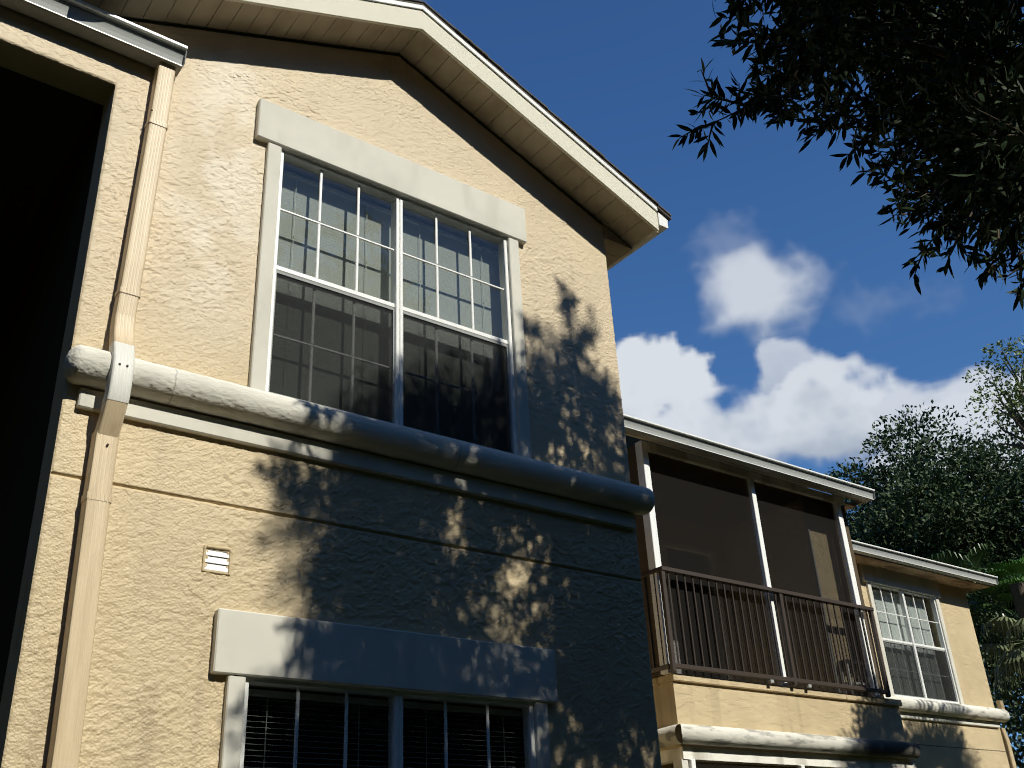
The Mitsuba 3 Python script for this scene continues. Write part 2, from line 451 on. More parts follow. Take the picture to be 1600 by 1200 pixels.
# --- roof
o, e0, e1 = -0.30, 0.635, 4.774
for s, xe in ((1, e1), (-1, 2 * APEX - e1)):
    z = lambda x, k: float(rake(x)) + k
    a, b = (APEX, xe) if s > 0 else (xe, APEX)
    put('fascia', prism_y([(a, z(a, 0)), (b, z(b, 0)), (b, z(b, .163)), (a, z(a, .163))], o, o + .022), 'fascia', H)
    put('drip_edge', prism_y([(a, z(a, .172)), (b, z(b, .172)), (b, z(b, .205)), (a, z(a, .205))], o - .012, o + .022), 'white_metal', H)
    x_out = xe + s * 0.14
    a, b = (APEX, x_out) if s > 0 else (x_out, APEX)
    put('roof', prism_y([(a, z(a, .206)), (b, z(b, .206)), (b, z(b, .226)), (a, z(a, .226))], o - .014, 8.0), 'shingle', H)
    put('roof_deck', prism_y([(a, z(a, .166)), (b if s < 0 else xe, z(b if s < 0 else xe, .166)), (b if s < 0 else xe, z(b if s < 0 else xe, .2055)), (a, z(a, .2055))], o + .024, 8.0), 'soffit', H)
    n = 17
    for k in range(n):                    # butt ends of the shingle courses along the rake
        xa = APEX + s * (k * 0.128)
        xb = APEX + s * (k * 0.128 + 0.135)
        lo, hi = min(xa, xb), max(xa, xb)
        jut = 0.008 * random.Random(k * 7 + s).random()
        top = (0.010 if s > 0 else 0.006)
        put('shingle', prism_y([(lo, z(lo, .2265)), (hi, z(hi, .2265)), (hi, z(hi, .2265) + (.007 + (top if s > 0 else 0))), (lo, z(lo, .2265) + (.007 + (top if s < 0 else 0)))], o - .022 - jut, o + .3), 'shingle', H)
    # soffit boards laid across the sloping overhang
    n, L = 17, abs(xe - APEX)
    for k in range(n):
        xa, xb = APEX + s * (L * k / n + .002), APEX + s * (L * (k + 1) / n - .002)
        lo, hi = min(xa, xb), max(xa, xb)
        put('soffit_board', prism_y([(lo, z(lo, .022)), (hi, z(hi, .022)), (hi, z(hi, .034)), (lo, z(lo, .034))], o + .0225, -0.009), 'soffit', H)
    put('soffit_backing', prism_y([(min(APEX, xe), z(min(APEX, xe), .036)), (max(APEX, xe), z(max(APEX, xe), .036)), (max(APEX, xe), z(max(APEX, xe), .046)), (min(APEX, xe), z(min(APEX, xe), .046))], o + .0225, -0.009), 'dark_metal', H)
# closing board and level soffit of the right-hand eave
put('eave_return', prism_y([(XR + .002, 6.022), (e1 - .002, 6.022), (XR + .002, 6.15)], -0.006, 0.012), 'soffit', H)
for k in range(30):
    put('soffit_board', bx(XR + .001, e1 - .004, 0.014 + k * .122, 0.014 + k * .122 + .116, 6.022, 6.034), 'soffit', H)
put('eave_fascia', bx(e1 - .003, e1 + .018, o + .024, 4.0, 6.018, 6.19, .003), 'fascia', H)
g = gutter(0, 4.28, 0, 0)
v = g.vertices.copy()
g.vertices = np.stack([e1 + .02 - v[:, 1], o + .005 + v[:, 0], 6.083 + v[:, 2]], 1)
g.faces = g.faces[:, ::-1] if np.linalg.det([[0, -1, 0], [1, 0, 0], [0, 0, 1]]) < 0 else g.faces
put('gutter', g, 'white_metal', H, label='white gutter end on the right-hand eave')
# passage roof with its gutter
put('roof', quad([-6.5, -.035, 6.0], [XL - .01, -.035, 6.0], [XL - .01, 6, 8.5], [-6.5, 6, 8.5]), 'shingle', H)
put('gutter_lip', gutter_lip(-6.5, 1.267, -.018, 5.862), 'white_metal', H)
put('gutter', cat(gutter(-6.5, 1.265, -.018, 5.862), bx(1.265, 1.268, -.14, -.02, 5.868, 5.978)), 'gutter_paint', H, label='grey gutter above the dark passage')


# --- windows
def window(parent, x0, z0, y, closed=True, glass='tinted_glass', lintel=True, split=0.0, right_gap=0.0, label=None):
    def L(m):
        m = m.copy()
        m.apply_translation((x0, y, z0))
        return m
    W, Hh = WW, WH
    mid = W / 2 - .012
    fr = [bx(0, .026, -.012, .06, 0, Hh, .004), bx(W - .026, W, -.012, .06, 0, Hh, .004), bx(.026, W - .026, -.010, .06, Hh - .024, Hh, .004), bx(.026, W - .026, -.010, .07, 0, .03, .004),
          bx(mid - .024, mid - .002, -.010, .06, .03, Hh - .024, .004), bx(mid + .002, mid + .024, -.010, .06, .03, Hh - .024, .004), bx(mid - .002, mid + .002, 0, .05, .03, Hh - .024)]
    key = put('window', L(cat(fr)), 'white_metal', parent, label=label)
    zm = Hh * .5
    for (a, b, ba, bb0) in ((.026, mid - .024, -.02, mid + .028), (mid + .024, W - .026, mid + .034, W + .07)):
        # upper sash
        put('sash_rail', L(bx(a, b, .004, .034, zm - .016, zm + .016, .004)), 'white_metal', key)
        put('sash_rail', L(bx(a, b, .036, .056, zm - .03, zm + .004, .003)), 'white_metal', key)
        for (lo, hi, yy) in ((zm + .016, Hh - .024, .022), (.03, zm - .03, .046)):
            xs = [a + (b - a) * k / 3 for k in range(4)]
            zc = (lo + hi) / 2
            put('muntin', L(bx(a, b, yy - .011, yy - .002, zc - .007, zc + .007, .003)), 'white_metal', key)
            for k in (1, 2):
                for (p, q) in ((lo, zc - .0072), (zc + .0072, hi)):
                    put('muntin', L(bx(xs[k] - .009, xs[k] + .009, yy - .013, yy - .002, p, q, .004)), 'white_metal', key)
            for k in range(3):
                for (p, q) in ((lo, zc), (zc, hi)):
                    put('pane', L(quad([xs[k], yy, p], [xs[k + 1], yy, p], [xs[k + 1], yy, q], [xs[k], yy, q])), glass, key)
        # insect screen over the lower sash
        put('insect_screen', L(quad([a + .001, .012, .031], [b - .001, .012, .031], [b - .001, .012, zm - .017], [a + .001, .012, zm - .017])), 'insect_mesh', key)
        put('screen_frame', L(cat(bx(a, b, .006, .018, zm - .034, zm - .0165), bx(a, b, .006, .018, .0305, .044), bx(a, a + .011, .006, .018, .044, zm - .034), bx(b - .011, b, .006, .018, .044, zm - .034))), 'gutter_paint', key)
        # blind behind the glass
        n, yb, aa, bb = (76, .135, ba + split * (ba > .1), (min(bb0, W) if split else bb0) - right_gap * (ba > .1) + split * (ba < .1)) if closed else (62, .12, ba, bb0)
        ms = []
        pitch = (Hh - .09) / n
        for k in range(n):
            zc = .03 + pitch * (k + .5)
            th = math.radians(104 if closed else 10)
            dz, dy = .0125 * math.sin(th), .0125 * math.cos(th)
            r_ = random.Random(k * 13 + int(a * 100))
            t1, t2 = (r_.random() - .5) * .003, (r_.random() - .5) * .003
            V = [[aa, yb - dy, zc - dz + t1], [bb, yb - dy, zc - dz + t2], [bb, yb, zc + .002 + t2], [aa, yb, zc + .002 + t1], [bb, yb + dy, zc + dz + t2], [aa, yb + dy, zc + dz + t1]]
            ms.append(trimesh.Trimesh(V, [[0, 1, 2], [0, 2, 3], [3, 2, 4], [3, 4, 5]], process=False))
        put('blind_slats', L(cat(ms)), 'blind_white', key, kind='stuff')
        put('blind_headrail', L(bx(aa, bb, yb - .02, yb + .02, Hh - .058, Hh - .03, .003)), 'blind_white', key)
        for f in (.22, .78):
            xx = aa + (bb - aa) * f
            put('blind_cord', L(bx(xx - .0018, xx + .0018, yb - .020, yb - .0165, .03, Hh - .06)), 'blind_white', key)
    put('room', L(cat(bx(-.25, W + .25, 1.6, 1.62, -.4, Hh + .3), bx(-.27, -.25, .165, 1.6, -.4, Hh + .3), bx(W + .25, W + .27, .165, 1.6, -.4, Hh + .3), bx(-.25, W + .25, .165, 1.6, -.42, -.4), bx(-.25, W + .25, .165, 1.6, Hh + .3, Hh + .32))), 'room_dark', key)
    if lintel:
        put('lintel', L(bx(-.160, W + .150, -.046, .004, Hh - .004, Hh + .285, .006)), 'trim', key)
    put('side_trim', L(bx(-.084, 0, -.034, .004, -.01, Hh - .0045, .005)), 'trim', key)
    put('side_trim', L(bx(W, W + .084, -.034, .004, -.01, Hh - .0045, .005)), 'trim', key)
    return key


window(H, WX, UPZ, 0.0, label='upper window with white muntins, closed blinds and insect screens')
window(H, WX, LOZ, 0.0, closed=False, label='shaded lower window with open blinds')

# --- mouldings
put('moulding', capsule_x(.93, 4.60, -.050, 3.936, .091, m=110, rough=.004), 'moulding', H, smooth=True, label='round cream moulding under the upper window')
put('band', bx(1.02, 4.475, -.036, .004, 3.738, 3.835, .006), 'trim', H)

# --- dryer vent
vt = put('vent', cat(bx(VX0 - .012, VX0, -.012, .02, VZ0 - .012, VZ1 + .012, .003), bx(VX1, VX1 + .012, -.012, .02, VZ0 - .012, VZ1 + .012, .003), bx(VX0, VX1, -.014, .02, VZ1, VZ1 + .012, .003), bx(VX0, VX1, -.010, .02, VZ0 - .012, VZ0, .003), bx(VX0, VX1, .022, .026, VZ0, VZ1)), 'stucco_far', H,
         label='small square dryer vent with white louvres')
for k in range(3):
    z0 = VZ0 + .002 + k * .0345
    put('louver', hull([[x, y, z] for x in (VX0 + .001, VX1 - .001) for y, z in ((-.007, z0), (-.002, z0 - .001), (.002, z0 + .036), (.006, z0 + .036))]), 'white_vinyl', vt)

# --- downspout: fluted, kicked out over the moulding
PW, PD = .096, .066


def pipe_profile(w, d, c=.010, flutes=5):
    P = [(-w / 2 + c, -d), ]
    for k in range(flutes):
        xc = -w / 2 + c + (w - 2 * c) * (k + .5) / flutes
        P += [(xc - .004, -d), (xc - .002, -d + .0014), (xc + .002, -d + .0014), (xc + .004, -d)]
    P += [(w / 2 - c, -d), (w / 2 - c * .3, -d + c * .3), (w / 2, -d + c), (w / 2, 0), (-w / 2, 0), (-w / 2, -d + c), (-w / 2 + c * .3, -d + c * .3)]
    return P


def pipe(path, w=PW, d=PD):
    return sweep_z(pipe_profile(w, d), [(x, y, z, 1.0) for x, y, z in path])


ds = put('downspout', pipe([(1.193, -.02, 5.868), (1.187, -.018, 5.435), (1.164, -.018, 4.37), (1.160, -.018, 4.235)]), 'pipe', H, smooth=35, label='tan fluted downspout, patched white at the moulding')
put('coupling', pipe([(1.188, -.014, 5.455), (1.187, -.014, 5.425)], PW + .008, PD + .008), 'pipe', ds, smooth=35)
put('coupling', pipe([(1.1645, -.014, 4.385), (1.164, -.014, 4.355)], PW + .008, PD + .008), 'pipe', ds, smooth=35)
put('offset', pipe([(1.160, -0.018, 4.235), (1.160, -0.026, 4.16), (1.160, -0.047, 4.09), (1.160, -0.059, 4.06)], PW + .002, PD + .002), 'pipe', ds, smooth=50)
put('offset', pipe([(1.160, -0.059, 4.06), (1.160, -0.080, 4.01), (1.160, -0.097, 3.955), (1.160, -0.103, 3.90), (1.159, -0.104, 3.84), (1.159, -0.100, 3.78), (1.158, -0.091, 3.745)], PW + .003, PD + .003), 'pipe_white', ds, smooth=50, label='white patched elbow of the downspout')
put('offset', pipe([(1.158, -0.091, 3.745), (1.157, -0.069, 3.69), (1.156, -0.040, 3.635), (1.155, -0.022, 3.60)], PW + .001, PD + .001), 'pipe', ds, smooth=50)
put('pipe', pipe([(1.155, -.016, 3.625), (1.155, -.016, 3.3), (1.171, -.016, 2.3), (1.18, -.016, .15)], PW + .007, PD + .007), 'pipe', ds, smooth=35)
put('coupling', pipe([(1.1555, -.012, 3.325), (1.1565, -.012, 3.29)], PW + .015, PD + .013), 'pipe', ds, smooth=35)
for (x, y, z) in ((1.14, -.171, 3.925), (1.175, -.171, 3.925), (1.158, -.095, 3.555), (1.14, -.093, 5.50)):
    s_ = trimesh.creation.icosphere(1, .006)
    s_.apply_translation((x, y, z))
    put('screw', s_, 'screw_metal', ds)

# ------------------------------------------------------------------ far wing with screened balcony
B = 'balcony_wing'
thing(B, 'far beige stucco wing with screened balcony and white-framed window', 'building')
BY, BX0, BX1, WY, WXR = 2.5, 7.26, 10.62, 4.05, 15.83
FWX, FWZ = 13.2, 4.03
wing = Polygon([(4.55, 0), (WXR, 0), (WXR, 5.95), (4.55, 5.95)])
wing = wing.difference(sbox(FWX, FWZ, FWX + WW, FWZ + WH)).difference(sbox(FWX, LOZ, FWX + WW, LOZ + WH)).difference(sbox(8.1, 3.56, 9.9, 5.62))
put('wall', cat(prism_y(wing, WY, WY + .2), bx(WXR - .2, WXR, WY + .2, 12, 0, 5.95)), 'stucco_far', B)
for z in (3.405,):
    put('joint', bx(10.95, WXR - .01, WY - .0025, WY, z, z + .008), 'dark_metal', B)
window(B, FWX, FWZ, WY, glass='clear_glass', split=.15, right_gap=.10, label='white-framed window right of the balcony')
window(B, FWX, LOZ, WY, glass='clear_glass', split=.15, label='window under the right wing window')
put('moulding', capsule_x(12.2, 15.98, WY - .055, 3.925, .098, m=60, rough=.006), 'moulding', B, smooth=True, label='round cream moulding under the right window')
put('band', bx(12.2, WXR - .04, WY - .036, WY + .004, 3.745, 3.825, .006), 'trim', B)
# balcony apron, cap and moulding
put('apron', cat(bx(BX0 + .02, BX1 + .28, BY + .012, BY + .16, 2.90, 3.49), bx(BX0 + .02, BX0 + .17, BY + .16, WY, 2.90, 3.49), bx(BX1 + .13, BX1 + .28, BY + .16, WY, 2.90, 3.49)), 'stucco_far', B)
put('balcony_floor', bx(BX0 + .17, BX1 + .13, BY + .16, WY, 3.36, 3.47), 'stucco_far', B)
put('cap', cat(bx(BX0, 9.9, BY - .022, BY + .20, 3.4905, 3.558, .006), bx(9.903, BX1 + .31, BY - .022, BY + .20, 3.4905, 3.558, .006), bx(BX0, BX0 + .2, BY + .2, WY - .003, 3.4905, 3.558, .006)), 'stucco_far', B)
put('moulding', capsule_x(BX0 + .02, 11.0, BY - .02, 3.005, .088, m=70, rough=.006, round0=False, mitre=1), 'moulding', B, smooth=True, label='round moulding under the balcony, soot-black at its right end')
mm = capsule_x(0, 1.5, 0, 0, .088, m=20, rough=.012, round0=False)
v = mm.vertices.copy()
mm.vertices = np.stack([BX0 + .02 - v[:, 1], BY - .02 + v[:, 0], 3.005 + v[:, 2]], 1)
put('moulding', mm, 'moulding', B, smooth=True)
# lower porch: beam, posts, dark screens
put('porch_beam', cat(bx(BX0 + .05, 11.0, BY + .02, BY + .14, 2.79, 2.899), bx(BX0 + .05, BX0 + .16, BY + .14, WY, 2.79, 2.899)), 'header', B)
put('porch_pier', bx(BX0 + .03, BX0 + .11, BY + .03, BY + .14, 0, 2.789), 'trim', B)
for x in (BX0 + .125, 8.96, BX1 - .06):
    put('screen_post', bx(x, x + .055, BY - .002, BY + .05, 0, 2.789, .004), 'white_vinyl', B)
put('porch_screen', quad([BX0 + .12, BY + .055, 0], [BX1 + .2, BY + .055, 0], [BX1 + .2, BY + .055, 2.79], [BX0 + .12, BY + .055, 2.79]), 'porch_mesh', B)
# balcony frame, screens
HZ0, HZ1 = 5.885, 5.975
put('screen_header', bx(BX0 + .05, BX1 + .02, BY - .006, BY + .06, HZ0, HZ1, .004), 'header', B)
put('screen_post', cat(bx(BX0 - .045, BX0 + .022, BY - .004, BY + .10, 3.56, HZ1, .004), bx(BX0 + .026, BX0 + .048, BY + .004, BY + .06, 3.56, HZ1, .003)), 'white_vinyl', B)
put('screen_post', bx(8.895, 8.965, BY - .004, BY + .07, 3.56, HZ0 - .001, .004), 'white_vinyl', B)
put('screen_post', cat(bx(BX1 - .15, BX1 - .08, BY - .004, BY + .07, 3.56, HZ0 - .001, .004), bx(BX1 - .076, BX1 - .05, BY + .004, BY + .07, 3.56, HZ0 - .001, .003)), 'white_vinyl', B)
put('porch_screen', quad([BX0 + .05, BY + .042, 3.56], [8.895, BY + .042, 3.56], [8.895, BY + .042, HZ0], [BX0 + .05, BY + .042, HZ0]), 'porch_mesh', B)
put('porch_screen', quad([8.965, BY + .042, 3.56], [BX1 - .15, BY + .042, 3.56], [BX1 - .15, BY + .042, HZ0], [8.965, BY + .042, HZ0]), 'porch_mesh', B)
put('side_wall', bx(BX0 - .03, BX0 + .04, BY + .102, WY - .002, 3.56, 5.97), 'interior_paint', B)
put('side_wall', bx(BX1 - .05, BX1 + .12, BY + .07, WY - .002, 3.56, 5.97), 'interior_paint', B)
put('closet', bx(10.11, BX1 - .052, 2.70, WY - .002, 3.475, 5.94), 'stucco_far', B, label='tan closet wall behind the right screen')
put('corner_bead', bx(10.085, 10.112, 2.692, 2.73, 3.475, 5.945), 'gutter_paint', B)
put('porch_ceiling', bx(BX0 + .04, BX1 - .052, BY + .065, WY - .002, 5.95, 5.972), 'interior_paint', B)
# sliding door in the back wall
dk = put('sliding_door', cat(bx(8.1, 8.16, WY - .01, WY + .06, 3.56, 5.62), bx(9.84, 9.9, WY - .01, WY + .06, 3.56, 5.62), bx(8.16, 9.84, WY - .01, WY + .06, 5.56, 5.62), bx(8.96, 9.04, WY, WY + .05, 3.56, 5.56)), 'white_metal', B)
for a, b in ((8.16, 8.96), (9.04, 9.84)):
    put('pane', quad([a, WY + .03, 3.56], [b, WY + .03, 3.56], [b, WY + .03, 5.56], [a, WY + .03, 5.56]), 'tinted_glass', dk)
put('door_room', cat(bx(7.9, 10.1, 5.6, 5.62, 3.4, 5.9), bx(7.9, 7.92, 4.26, 5.6, 3.4, 5.9), bx(10.1, 10.12, 4.26, 5.6, 3.4, 5.9), bx(7.9, 10.1, 4.26, 5.6, 5.9, 5.92), bx(7.9, 10.1, 4.26, 5.6, 3.40, 3.42)), 'room_dark', B)
# railing
RY0, RY1 = BY - .085, BY - .045
rl = put('railing', cat(bx(BX0 - .06, BX1 + .03, RY0 - .012, RY1 + .012, 4.535, 4.578, .004), bx(BX0 - .06, BX1 + .03, RY0, RY1, 3.592, 3.636, .004),
                        bx(BX0 - .06, BX0 - .02, RY1 + .012, WY - .01, 4.535, 4.578, .004), bx(BX0 - .06, BX0 - .02, RY1 + .012, WY - .01, 3.592, 3.636, .004)), 'brown_metal', B, label='dark brown metal balcony railing')
for x in (BX0 - .035, 8.995, BX1 + .0):
    put('rail_post', bx(x - .024, x + .024, RY0 - .002, RY1 + .002, 3.562, 4.5345, .004), 'brown_metal', rl)
for a, b, n in ((BX0 - .011, 8.971, 15), (9.019, BX1 - .024, 13)):
    for k in range(n):
        x = a + (b - a) * (k + .5) / n
        put('baluster', bx(x - .0085, x + .0085, BY - .074, BY - .057, 3.637, 4.5345, .003), 'brown_metal', rl)
for k in range(10):
    y = BY + .03 + k * .14
    put('baluster', bx(BX0 - .049, BX0 - .032, y, y + .017, 3.637, 4.5345, .003), 'brown_metal', rl)
for x in (8.6, 9.2, 10.35):
    put('rail_clip', bx(x, x + .05, RY0 + .004, RY1 - .004, 3.561, 3.5915), 'gutter_paint', rl)
# roofs and gutters
put('gutter_lip', gutter_lip(4.8, 10.905, 2.34, 5.915), 'white_metal', B)
put('gutter', cat(gutter(4.8, 10.90, 2.34, 5.915), bx(10.9, 10.903, 2.22, 2.335, 5.922, 6.03)), 'gutter_paint', B, label='white gutter over the balcony')
put('eave_soffit', bx(4.8, 10.88, 2.342, BY - .008, 5.978, 5.992), 'fascia', B)
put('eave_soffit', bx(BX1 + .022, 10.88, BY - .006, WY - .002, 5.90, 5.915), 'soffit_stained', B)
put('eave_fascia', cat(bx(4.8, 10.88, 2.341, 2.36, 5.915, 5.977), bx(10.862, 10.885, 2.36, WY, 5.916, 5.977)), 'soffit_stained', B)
put('roof', quad([4.6, 2.31, 6.045], [10.93, 2.31, 6.045], [10.93, 7.5, 8.17], [4.6, 7.5, 8.17]), 'shingle', B)
put('roof_edge', bx(4.8, 10.93, 2.318, 2.345, 6.028, 6.0445), 'white_metal', B)
put('gutter_lip', gutter_lip(10.93, 16.155, 3.75, 5.925), 'white_metal', B)
put('gutter', cat(gutter(10.93, 16.15, 3.75, 5.925), bx(16.15, 16.153, 3.63, 3.745, 5.932, 6.04)), 'gutter_paint', B, label='white gutter over the right window')
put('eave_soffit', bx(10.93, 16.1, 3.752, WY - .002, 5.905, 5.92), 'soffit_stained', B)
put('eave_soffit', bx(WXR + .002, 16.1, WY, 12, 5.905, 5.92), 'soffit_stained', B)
put('roof_edge', bx(10.94, 16.17, 3.728, 3.755, 6.04, 6.0545), 'white_metal', B)
put('roof', quad([10.94, 3.72, 6.056], [16.2, 3.72, 6.056], [16.2, 8.9, 8.19], [10.94, 8.9, 8.19]), 'shingle', B)
fd = put('downspout', pipe([(WXR + .09, WY - .02, 4.15), (WXR + .2, WY + .03, 3.95)]), 'stucco_far', B)
put('pipe', pipe([(WXR + .06, WY + .04, 3.75), (WXR + .09, WY + .03, 3.55), (WXR + .12, WY + .03, .1)]), 'stucco_far', fd)
# a patio table on the balcony
tb = thing('patio_table', 'dark square patio table with pale shelf behind the balcony railing', 'table')
put('tabletop', bx(10.15, 10.50, 2.565, 2.685, 3.92, 3.97, .008), 'table_dark', tb)
put('shelf', bx(10.17, 10.48, 2.58, 2.67, 3.70, 3.73, .004), 'white_vinyl', tb)
for x in (10.16, 10.465):
    for y in (2.57, 2.66):
        put('leg', bx(x, x + .025, y, y + .02, 3.475, 3.92, .003), 'white_vinyl', tb)


# ------------------------------------------------------------------ trees
def unit(v):
    return v / (np.linalg.norm(v, axis=-1, keepdims=True) + 1e-12)


def leaves(base, d, L, w, R, flat=False):
    """Lance-shaped leaves: base points (n,3), directions (n,3), lengths, widths -> one mesh, 4 (or 2) faces a leaf, slightly folded and drooping."""
    n = len(base)
    r = unit(R.normal(size=(n, 3)))
    side = unit(np.cross(d, r))
    nrm = unit(np.cross(side, d))
    L, w = L[:, None], w[:, None]
    if flat:
        m = base + d * L * .5
        V = np.stack([base, m + side * w / 2 + nrm * w * .15, base + d * L, m - side * w / 2 + nrm * w * .15], 1)
        f = np.array([[0, 1, 2], [0, 2, 3]])
    else:
        q = lambda t: base + d * L * t - nrm * L * .10 * t * t
        V = np.stack([base, q(.35) + side * w * .48 + nrm * w * .14, q(.35) - side * w * .48 + nrm * w * .14,
                      q(.68) + side * w * .40 + nrm * w * .10, q(.68) - side * w * .40 + nrm * w * .10, q(1.0)], 1)
        f = np.array([[0, 1, 2], [2, 1, 3], [2, 3, 4], [4, 3, 5]])
    k = V.shape[1]
    F = (f[None] + (np.arange(n) * k)[:, None, None]).reshape(-1, 3)
    return trimesh.Trimesh(V.reshape(-1, 3), F, process=False)


# --- the tree beside the viewer: its crown hangs into the picture top right and shades the gabled wall
SPRIGS = [[[3.21, -2.64, 4.74], [3.01, -2.5, 4.67], [2.87, -2.42, 4.57], [2.72, -2.35, 4.47]], [[3.02, -2.44, 4.7], [2.87, -2.44, 4.66], [2.72, -2.44, 4.61]], [[3.16, -2.79, 4.84], [2.93, -2.67, 4.82], [2.72, -2.6, 4.79]], [[3.1, -2.94, 4.98], [2.96, -2.87, 4.9], [2.81, -2.82, 4.83]], [[3.23, -2.6, 4.82], [3.06, -2.6, 4.8], [2.95, -2.59, 4.72]], [[3.31, -2.81, 4.7], [3.23, -2.7, 4.53], [3.13, -2.65, 4.42]], [[3.58, -2.79, 4.71], [3.5, -2.71, 4.56], [3.4, -2.69, 4.47]], [[3.77, -2.86, 4.34], [3.64, -2.71, 4.2], [3.52, -2.7, 4.15]], [[3.89, -2.85, 4.26], [3.77, -2.7, 4.1], [3.67, -2.65, 3.99]], [[4.2, -2.9, 4.1], [4.06, -2.82, 4.02], [3.95, -2.79, 3.95]], [[4.22, -2.91, 4.08], [4.14, -2.88, 3.93], [4.05, -2.88, 3.83]], [[3.1, -2.97, 4.84], [2.96, -2.86, 4.75], [2.87, -2.78, 4.61]], [[3.7, -2.77, 4.55], [3.6, -2.71, 4.44], [3.52, -2.7, 4.33]], [[3.87, -2.88, 4.2], [3.78, -2.84, 4.08], [3.7, -2.84, 3.98]], [[3.22, -2.78, 4.85], [3.11, -2.63, 4.69], [3.0, -2.58, 4.59]], [[3.4, -2.75, 4.57], [3.26, -2.75, 4.53], [3.11, -2.75, 4.5]], [[3.9, -2.7, 4.43], [3.77, -2.7, 4.38], [3.62, -2.69, 4.36]], [[4.03, -2.89, 4.16], [3.97, -2.89, 4.02], [3.88, -2.86, 3.9]]]
BLOBS = [[4.35, -2.95, 5.14, 0.6], [4.25, -2.45, 5.89, 0.6], [4.73, -2.74, 5.02, 0.6], [4.43, -2.77, 5.64, 0.6], [3.85, -7.29, 9.62, 0.6], [3.3, -4.19, 7.13, 0.6], [4.95, -2.66, 5.17, 0.6], [3.76, -5.76, 7.57, 0.6], [3.89, -3.52, 6.99, 0.6], [3.59, -4.82, 6.42, 0.6], [4.87, -2.65, 6.02, 0.45], [3.61, -2.73, 6.23, 0.6], [4.43, -3.0, 6.97, 0.45], [4.06, -2.98, 4.63, 0.45], [3.3, -4.83, 6.47, 0.6], [5.2, -4.67, 7.68, 0.6], [3.51, -2.63, 5.4, 0.45], [5.12, -6.72, 10.46, 0.32], [2.94, -4.38, 6.03, 0.32], [5.06, -5.17, 9.49, 0.22], [5.31, -5.49, 9.21, 0.22], [4.15, -5.1, 6.92, 0.6], [3.13, -2.85, 6.27, 0.45], [5.04, -3.02, 4.68, 0.45], [3.76, -3.32, 4.1, 0.45], [4.17, -3.43, 7.39, 0.32], [3.74, -2.16, 5.27, 0.1], [4.83, -3.93, 7.95, 0.32], [4.56, -2.44, 5.56, 0.32], [5.13, -2.67, 6.39, 0.32], [2.79, -3.08, 5.46, 0.22], [2.53, -2.25, 5.74, 0.14], [4.2, -1.78, 5.85, 0.1], [3.4, -4.23, 7.63, 0.32], [4.76, -3.92, 8.7, 0.1], [5.19, -5.42, 9.61, 0.14], [3.07, -2.75, 5.46, 0.45], [4.55, -4.58, 8.89, 0.1], [5.19, -4.49, 8.51, 0.14], [5.6, -5.86, 9.44, 0.1], [2.76, -3.98, 6.96, 0.14], [3.76, -4.36, 8.18, 0.14], [3.73, -5.12, 8.61, 0.22], [2.68, -4.42, 5.59, 0.22], [2.48, -3.52, 4.98, 0.1], [5.97, -2.66, 3.8, 0.45], [9.1, -6.21, 6.49, 0.6], [6.84, -7.25, 3.51, 0.45], [5.82, -7.25, 9.18, 0.45], [6.75, -5.17, 8.05, 0.6], [6.91, -6.11, 4.19, 0.6], [8.07, -6.98, 6.47, 0.45], [4.83, -5.38, 5.31, 0.6], [6.12, -8.07, 6.03, 0.45], [6.16, -5.32, 6.78, 0.45], [8.12, -5.57, 7.32, 0.6], [6.26, -4.44, 5.67, 0.45], [5.06, -5.17, 4.05, 0.45], [7.71, -8.19, 6.12, 0.45], [5.72, -2.89, 5.38, 0.6], [5.84, -7.74, 7.4, 0.6], [5.52, -9.26, 6.77, 0.45], [5.06, -6.41, 3.29, 0.6], [9.08, -4.71, 6.37, 0.45], [6.5, -6.51, 5.4, 0.6], [8.71, -6.17, 8.34, 0.6], [6.21, -8.98, 7.09, 0.6], [6.01, -8.27, 4.78, 0.6], [7.51, -5.93, 6.33, 0.45], [8.34, -3.29, 4.4, 0.45], [6.42, -5.81, 8.6, 0.45], [5.38, -5.8, 8.36, 0.6], [7.5, -7.35, 7.68, 0.6], [6.82, -3.39, 4.03, 0.45], [6.18, -3.64, 3.24, 0.6]]
R = np.random.default_rng(5)
NT = 'leafy_tree'
thing(NT, 'dark overhanging tree with narrow leaves, nearest of the trees, against the sky', 'tree')
fork = np.array([6.7, -5.3, 4.2])
trunk = tube([[7.9, -5.6, -.1], [7.85, -5.55, .6], [7.5, -5.45, 2.4], fork, [6.0, -5.2, 5.8], [5.4, -5.0, 7.2]], [.30, .25, .21, .17, .13, .08], 12)
put('trunk', trunk, 'bark', NT, smooth=True)
nodes = [fork, np.array([6.0, -5.2, 5.8]), np.array([5.4, -5.0, 7.2])]
limbs = []
for b in sorted(BLOBS, key=lambda b: np.linalg.norm(np.array(b[:3]) - fork)):
    c = np.array(b[:3])
    dist = [np.linalg.norm(c - q) + .25 * np.linalg.norm(q - fork) for q in nodes]
    a = nodes[int(np.argmin(dist))]
    ln = np.linalg.norm(c - a)
    if ln > .05:
        dip = 1.15 if c[0] < 2.6 and c[2] < 7.2 and ln > .8 else 0.0      # low outer branches sag
        mids = [a + (c - a) * t + (R.normal(size=3) * .05 * ln - [0, 0, dip]) * math.sin(math.pi * t) for t in (0, .33, .66, 1)]
        r0 = min(.07, .010 + .020 * ln)
        limbs.append(tube(mids, [r0, r0 * .8, r0 * .6, r0 * .4], 5))
    nodes.append(c)
put('limbs', cat(limbs), 'bark', NT, smooth=True, kind='stuff')
LB, LD, LL, LW, twigs = [], [], [], [], []
